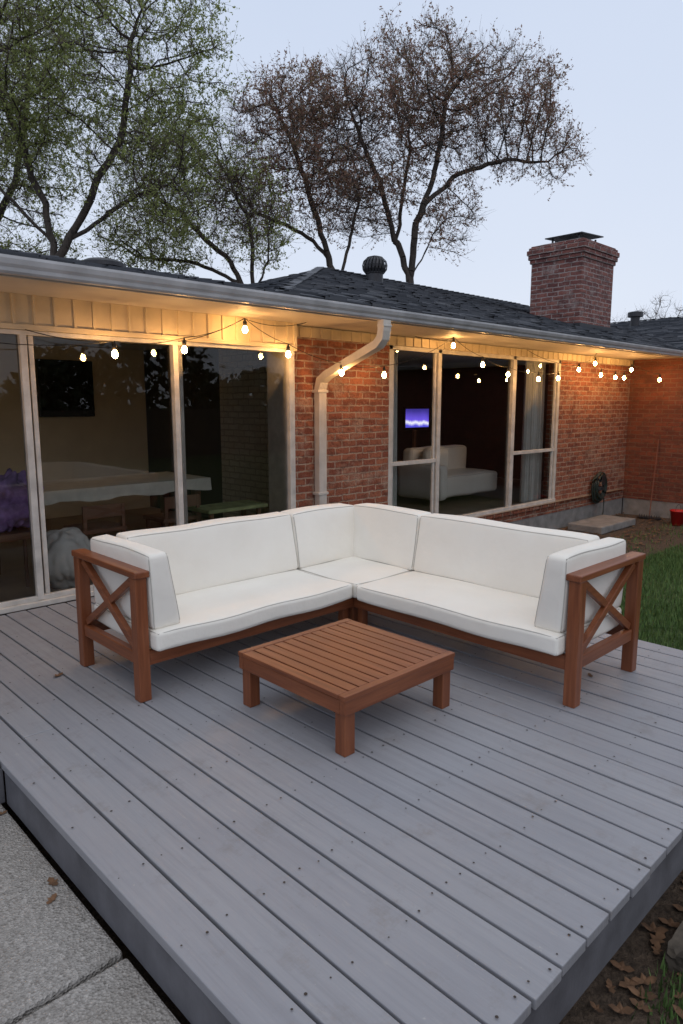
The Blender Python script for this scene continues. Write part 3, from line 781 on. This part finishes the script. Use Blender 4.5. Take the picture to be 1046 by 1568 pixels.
cushion('back_cushion_a',S,((X0+.25+3.19)/2,yb-bd/2,bz),(3.19-X0-.25,bd,bh),R_,.013,wedgeY,1,5)
cushion('back_cushion_corner_a',S,((3.20+3.795)/2,yb-bd/2,bz),(.595,bd,bh),R_,.013,mitX,1,6)
cushion('back_cushion_corner_b',S,(yb-bd/2,(3.155+3.785)/2,bz),(bd,.63,bh),R_,.013,mitY,0,7)
cushion('back_cushion_b',S,(yb-bd/2,(Y0+.25+3.145)/2,bz),(bd,3.145-Y0-.25,bh),R_,.013,wedgeX,0,8)
def wedgeXm(p,H):
    t=(p.z+H[2])/(2*H[2]); k=1-.30*t
    return Vector((-H[0]+(p.x+H[0])*k-.008*t,p.y,p.z))
def wedgeYm(p,H):
    t=(p.z+H[2])/(2*H[2]); k=1-.30*t
    return Vector((p.x,-H[1]+(p.y+H[1])*k-.008*t,p.z))
ah=.42; az=zc1+ah/2
cushion('arm_cushion_a',S,(X0+L+.02+.085,(3.25+cb)/2,az),(.17,cb-3.25,ah),.026,.012,wedgeXm,0,9)
cushion('arm_cushion_b',S,((3.25+cb)/2,Y0+L+.02+.085,az),(cb-3.25,.17,ah),.026,.012,wedgeYm,1,10)

# ------------------------------------------------------------------ coffee table
T=empty('coffee_table'); tx0,tx1,ty0,ty1=2.02,2.83,2.07,2.88; th=.30; fw=.062
mb=MB()
for x in (tx0+.012,tx1-.012-.066):
    for y in (ty0+.012,ty1-.012-.066): mb.box(x,x+.066,y,y+.066,0,th-.098)
mb.out('legs',T,WZ,bevel=.004)
mb=MB(); mb.box(tx0,tx1,ty0,ty0+.035,th-.095,th-.024).box(tx0,tx1,ty1-.035,ty1,th-.095,th-.024)
mb.out('aprons_x',T,WX,bevel=.004)
mb=MB(); mb.box(tx0+.001,tx0+.035,ty0+.036,ty1-.036,th-.095,th-.024).box(tx1-.035,tx1-.001,ty0+.036,ty1-.036,th-.095,th-.024)
mb.out('aprons_y',T,WY,bevel=.004)
mb=MB(); mb.box(tx0-.003,tx1+.003,ty0-.003,ty0+.04,th-.024,th).box(tx0-.003,tx1+.003,ty1-.04,ty1+.003,th-.024,th); mb.out('top_ends',T,WX,bevel=.003)
mb=MB(); n=12; wtot=(tx1-tx0+.006); pw=wtot/n
for i in range(n): mb.box(tx0-.003+i*pw+(.0045 if i else 0),tx0-.003+(i+1)*pw-(.0045 if i<n-1 else 0),ty0+.042,ty1-.042,th-.022,th-random.uniform(.0005,.002))
mb.out('top_slats',T,WY,bevel=.003)
MB().box(tx0+.1,tx1-.1,(ty0+ty1)/2-.03,(ty0+ty1)/2+.03,th-.06,th-.023).out('brace',T,WX)

# ------------------------------------------------------------------ trees
HD=math.radians(46); FW=np.array([math.cos(HD),math.sin(HD),0]); RT=np.array([math.sin(HD),-math.cos(HD),0]); UP=np.array([0,0,1.])
def frusta(P0,P1,R0,R1,k):
    n=len(P0); d=P1-P0; d/= (np.linalg.norm(d,axis=1,keepdims=True)+1e-9)
    a=np.where(np.abs(d[:,2:3])<.9,np.array([[0,0,1.]]),np.array([[1.,0,0]]))
    u=np.cross(d,a);u/=np.linalg.norm(u,axis=1,keepdims=True);v=np.cross(d,u)
    ang=np.arange(k)*2*np.pi/k
    ring=u[:,None,:]*np.cos(ang)[None,:,None]+v[:,None,:]*np.sin(ang)[None,:,None]
    A=P0[:,None,:]+ring*R0[:,None,None];Bq=P1[:,None,:]+ring*R1[:,None,None]
    V=np.concatenate([A,Bq],1).reshape(-1,3)
    j=np.arange(k);q=np.stack([j,(j+1)%k,(j+1)%k+k,j+k],1)
    F=(q[None]+(np.arange(n)*2*k)[:,None,None]).reshape(-1,4)
    return V,F
def npmesh(name,V,F,parent,mat,smooth=False):
    me=bpy.data.meshes.new(name); nv=len(V);nf=len(F);k=F.shape[1]
    me.vertices.add(nv);me.vertices.foreach_set('co',V.astype(np.float32).ravel())
    me.loops.add(nf*k);me.loops.foreach_set('vertex_index',F.astype(np.int32).ravel())
    me.polygons.add(nf);me.polygons.foreach_set('loop_start',(np.arange(nf)*k).astype(np.int32))
    me.polygons.foreach_set('loop_total',np.full(nf,k,dtype=np.int32))
    me.update(calc_edges=True); me.validate()
    return link(name,me,parent,mat,smooth)
npmesh('reflection_hedge',HV,HF,None,M_HEDGE)  # added behind the camera, out of view, to darken reflections in the panes
def tree(name,base,limbs,blobs,natt,leafmat,leafn,leafs,seed,step=.30,r0=.0105,twn=6,tlen=(.3,.9),di=3.0,pexp=2.3,clump=.9):
    rng=np.random.default_rng(seed); base=np.array(base,float)
    W=lambda u,dp,z: base+RT*u+FW*dp+UP*z
    pos=[];par=[]
    def addpoly(pts,start):
        cur=start
        for p in pts:
            p=np.array(p)
            while True:
                d=p-pos[cur];l=np.linalg.norm(d)
                if l<step*.6: break
                q=pos[cur]+d/l*min(step,l)+rng.normal(0,.035,3); pos.append(q);par.append(cur);cur=len(pos)-1
        return cur
    pos.append(W(*limbs[0][0]));par.append(-1)
    for L_ in limbs:
        s=W(*L_[0]); idx=int(np.argmin(np.linalg.norm(np.array(pos)-s,axis=1)))
        addpoly([W(*p) for p in L_[1:]],idx)
    att=[]
    vol=np.array([b[3]*b[4]*b[5] for b in blobs]);vol=vol/vol.sum()
    for b,vv in zip(blobs,vol):
        m=int(natt*vv); d=rng.normal(0,1,(m,3));d/=np.linalg.norm(d,axis=1,keepdims=True);rad=rng.random(m)**(1/2.4)
        d=d*rad[:,None]
        for q in d: att.append(W(b[0]+q[0]*b[3],b[1]+q[1]*b[4],b[2]+q[2]*b[5]))
    A=np.array(att); Pn=np.array(pos)
    D=np.linalg.norm(A[:,None]-Pn[None],axis=2); ni=D.argmin(1);nd=D.min(1); alive=np.ones(len(A),bool)
    for it in range(90):
        act=alive&(nd<di)
        if not act.any():
            if alive.any() and it<25: act=alive
            else: break
        idx=ni[act]; dv=A[act]-Pn[idx]; dv/=np.linalg.norm(dv,axis=1,keepdims=True)+1e-9
        un,inv=np.unique(idx,return_inverse=True); s=np.zeros((len(un),3)); np.add.at(s,inv,dv)
        s+=rng.normal(0,.25,s.shape); s/=np.linalg.norm(s,axis=1,keepdims=True)+1e-9
        new=Pn[un]+s*step; base_i=len(Pn)
        Pn=np.vstack([Pn,new]); par+=list(un)
        Dn=np.linalg.norm(A[:,None]-new[None],axis=2); m=Dn.min(1);mi=Dn.argmin(1)+base_i
        upd=m<nd; nd[upd]=m[upd];ni[upd]=mi[upd]; alive&=nd>step*1.15
        if len(Pn)>9000: break
    n=len(Pn);par=np.array(par);R=np.zeros(n)
    acc=np.zeros(n)
    for i in range(n-1,-1,-1):
        R[i]=acc[i]**(1/pexp) if acc[i]>0 else r0
        if par[i]>=0: acc[par[i]]+=R[i]**pexp
    i=np.arange(1,n); pi=par[1:]
    P0=Pn[pi];P1=Pn[i];R0=R[pi].copy();R1=R[i]; R0=np.minimum(R0,R1*1.35)
    T=empty(name)
    big=R1>.05
    V,F=frusta(P0[big],P1[big],R0[big],R1[big],8); npmesh('trunk_and_limbs',V,F,T,M_BARK,True)
    V,F=frusta(P0[~big],P1[~big],R0[~big],R1[~big],4); npmesh('branches',V,F,T,M_BARK,True)
    small=np.where(R1<.03)[0]; rep=np.repeat(small,twn); m=len(rep)
    t=rng.random(m)[:,None]; S0=P0[rep]*(1-t)+P1[rep]*t
    bd=P1[rep]-P0[rep];bd/=np.linalg.norm(bd,axis=1,keepdims=True)
    dirs=bd*.6+rng.normal(0,.55,(m,3))+UP*.25; dirs/=np.linalg.norm(dirs,axis=1,keepdims=True)
    ln=rng.uniform(tlen[0],tlen[1],m)[:,None]; M1=S0+dirs*ln*.5; d2=dirs+rng.normal(0,.35,(m,3))+UP*.15;d2/=np.linalg.norm(d2,axis=1,keepdims=True); E=M1+d2*ln*.5
    rt=np.full(m,r0*.5)
    V1,F1=frusta(S0,M1,rt,rt*.75,3);V2,F2=frusta(M1,E,rt*.75,rt*.35,3)
    npmesh('twigs',np.vstack([V1,V2]),np.vstack([F1,F2+len(V1)]),T,M_TWIG)
    k=rng.integers(0,m,leafn); tt=rng.random(leafn)[:,None]**.6
    c=np.where(tt<.4,S0[k]+(M1[k]-S0[k])*tt/.4,M1[k]+(E[k]-M1[k])*(tt-.4)/.6)+rng.normal(0,.03,(leafn,3))
    keep=(np.sin(c[:,0]*1.7+seed)+np.sin(c[:,1]*1.9+2*seed)+np.sin(c[:,2]*2.1))>rng.normal(-.5,clump,leafn)
    c=c[keep];q=len(c)
    a=rng.normal(0,1,(q,3));a/=np.linalg.norm(a,axis=1,keepdims=True);b=np.cross(a,rng.normal(0,1,(q,3)));b/=np.linalg.norm(b,axis=1,keepdims=True)
    s=rng.uniform(leafs*.6,leafs*1.3,q)[:,None]
    V=np.stack([c-a*s,c-b*s*.42,c+a*s,c+b*s*.42],1).reshape(-1,3);F=np.arange(q*4).reshape(-1,4)
    npmesh('foliage',V,F,T,leafmat)
    return T
def base(x,D):
    p=FW*D+RT*x; return (p[0],p[1],-.5)
tree('budding_oak_tree',base(2.65,28),
 [[(0,0,0),(0,0,4),(.1,0,6.8)],[(.1,0,6.6),(-.5,.3,8.5),(-1.2,.6,11),(-2.2,.5,13)],[(.1,0,6.8),(.25,-.2,9),(1.0,-.5,11.2),(1.3,-.4,13.5)],[(.5,-.2,9.6),(2,.4,11),(4,.6,11.6),(5.6,.5,11.4)],[(.2,0,7),(1.0,.8,8.6),(1.6,1,9.5)],[(-.5,.3,8.5),(-.1,1.5,11),(.2,2,13.6)]],
 [(.1,0,13.4,3.4,3.2,2.5),(3.3,.2,13.2,2.6,2.6,2.5),(-1.7,0,10.3,1.9,2,2.0),(1.7,.3,9.3,1.3,1.5,1.6),(-3.0,0,12.6,1.8,2,2.3),(5.4,.4,11.7,1.6,1.4,1.3)],
 2800,M_LR,80000,.05,3,pexp=2.3,clump=.7)
tree('budding_oak_tree',base(-.1,27),
 [[(0,0,0),(0,0,5),(-.1,0,7)],[(-.1,0,7),(-.8,.2,9),(-1.6,.3,11.5),(-2.4,.3,13)],[(-.1,0,6.5),(.5,.4,8.6),(.8,.5,10.4)],[(-.3,0,7.6),(-2,.3,8.8),(-3.4,.2,9.4)]],
 [(-1.9,0,12.1,2.4,2.4,2.0),(-.2,0,10.2,1.8,2.0,2.2),(-3.2,0,9.6,1.8,2,1.8)],
 1600,M_LR,38000,.05,4,clump=.7)
tree('spring_elm_tree',base(-3.1,25),
 [[(0,0,0),(.1,0,4),(0,0,6)],[(0,0,5.5),(-1,.2,7.4),(-2.6,.3,8.8),(-4,.2,9.6)],[(.1,0,6),(-.1,.1,8),(-.8,.2,9.8)],[(.0,0,5),(.5,.3,7),(.6,.3,8.6)],[(-.5,0,6.3),(-2.5,.4,7.2),(-4.2,.5,7.3)]],
 [(-2.2,0,9.9,2.6,2.2,2.2),(-3.6,0,7.7,2.2,2.0,1.5),(.0,0,8.3,1.6,1.8,1.7)],
 1700,M_LG,34000,.05,5)
tree('spring_elm_tree',base(-8.6,21),
 [[(0,0,0),(0,0,4),(.1,0,6.2)],[(.1,0,6.2),(-.1,.2,8),(-1.0,.3,10.5),(-1.2,.3,12.5)],[(.1,0,6.2),(1.3,.2,8),(2.4,.2,10),(2.7,.2,12.5)],[(.6,.1,7.0),(2.2,.4,8.0),(3.6,.3,8.5)],[(0,0,6.8),(-1.2,-.4,8.2),(-1.8,-.4,9.5)]],
 [(.3,0,12.2,2.8,2.4,3.0),(3.3,0,11.6,2.3,2.0,2.9),(2.8,0,8.8,2.2,2.0,1.6),(-1.4,0,9.6,1.6,2,2.0),(3.2,0,7.6,1.5,1.6,1.0)],
 2200,M_LG,80000,.045,6)
tree('spring_elm_tree',base(-12.0,25),
 [[(0,0,0),(0,0,5),(-.2,0,8)],[(-.2,0,8),(.8,.2,10),(1.4,.2,13)],[(-.2,0,8),(-1.4,.2,10.5)]],
 [(0.4,0,11.2,2.8,2.4,3.4),(1.5,0,14,2.0,2.2,2.4),(-1.6,0,9,2,2,2.4),(1.4,0,7.4,1.6,1.8,1.3)],
 1500,M_LG,42000,.05,8)
for i,(x,D,h) in enumerate([(32.0,75,12.6),(35.4,77,14.2),(38.5,76,13.2),(30.0,79,12.2)]):
    tree('distant_bare_tree',base(x,D),[[(0,0,0),(0,0,h*.45)],[(0,0,h*.4),(1,0,h*.7)],[(0,0,h*.4),(-1,0,h*.7)]],[(0,0,h*.74,3.4,3.0,h*.25)],320,M_LR,300,.08,20+i,step=.6,r0=.017,twn=4,tlen=(.5,1.2),di=6)
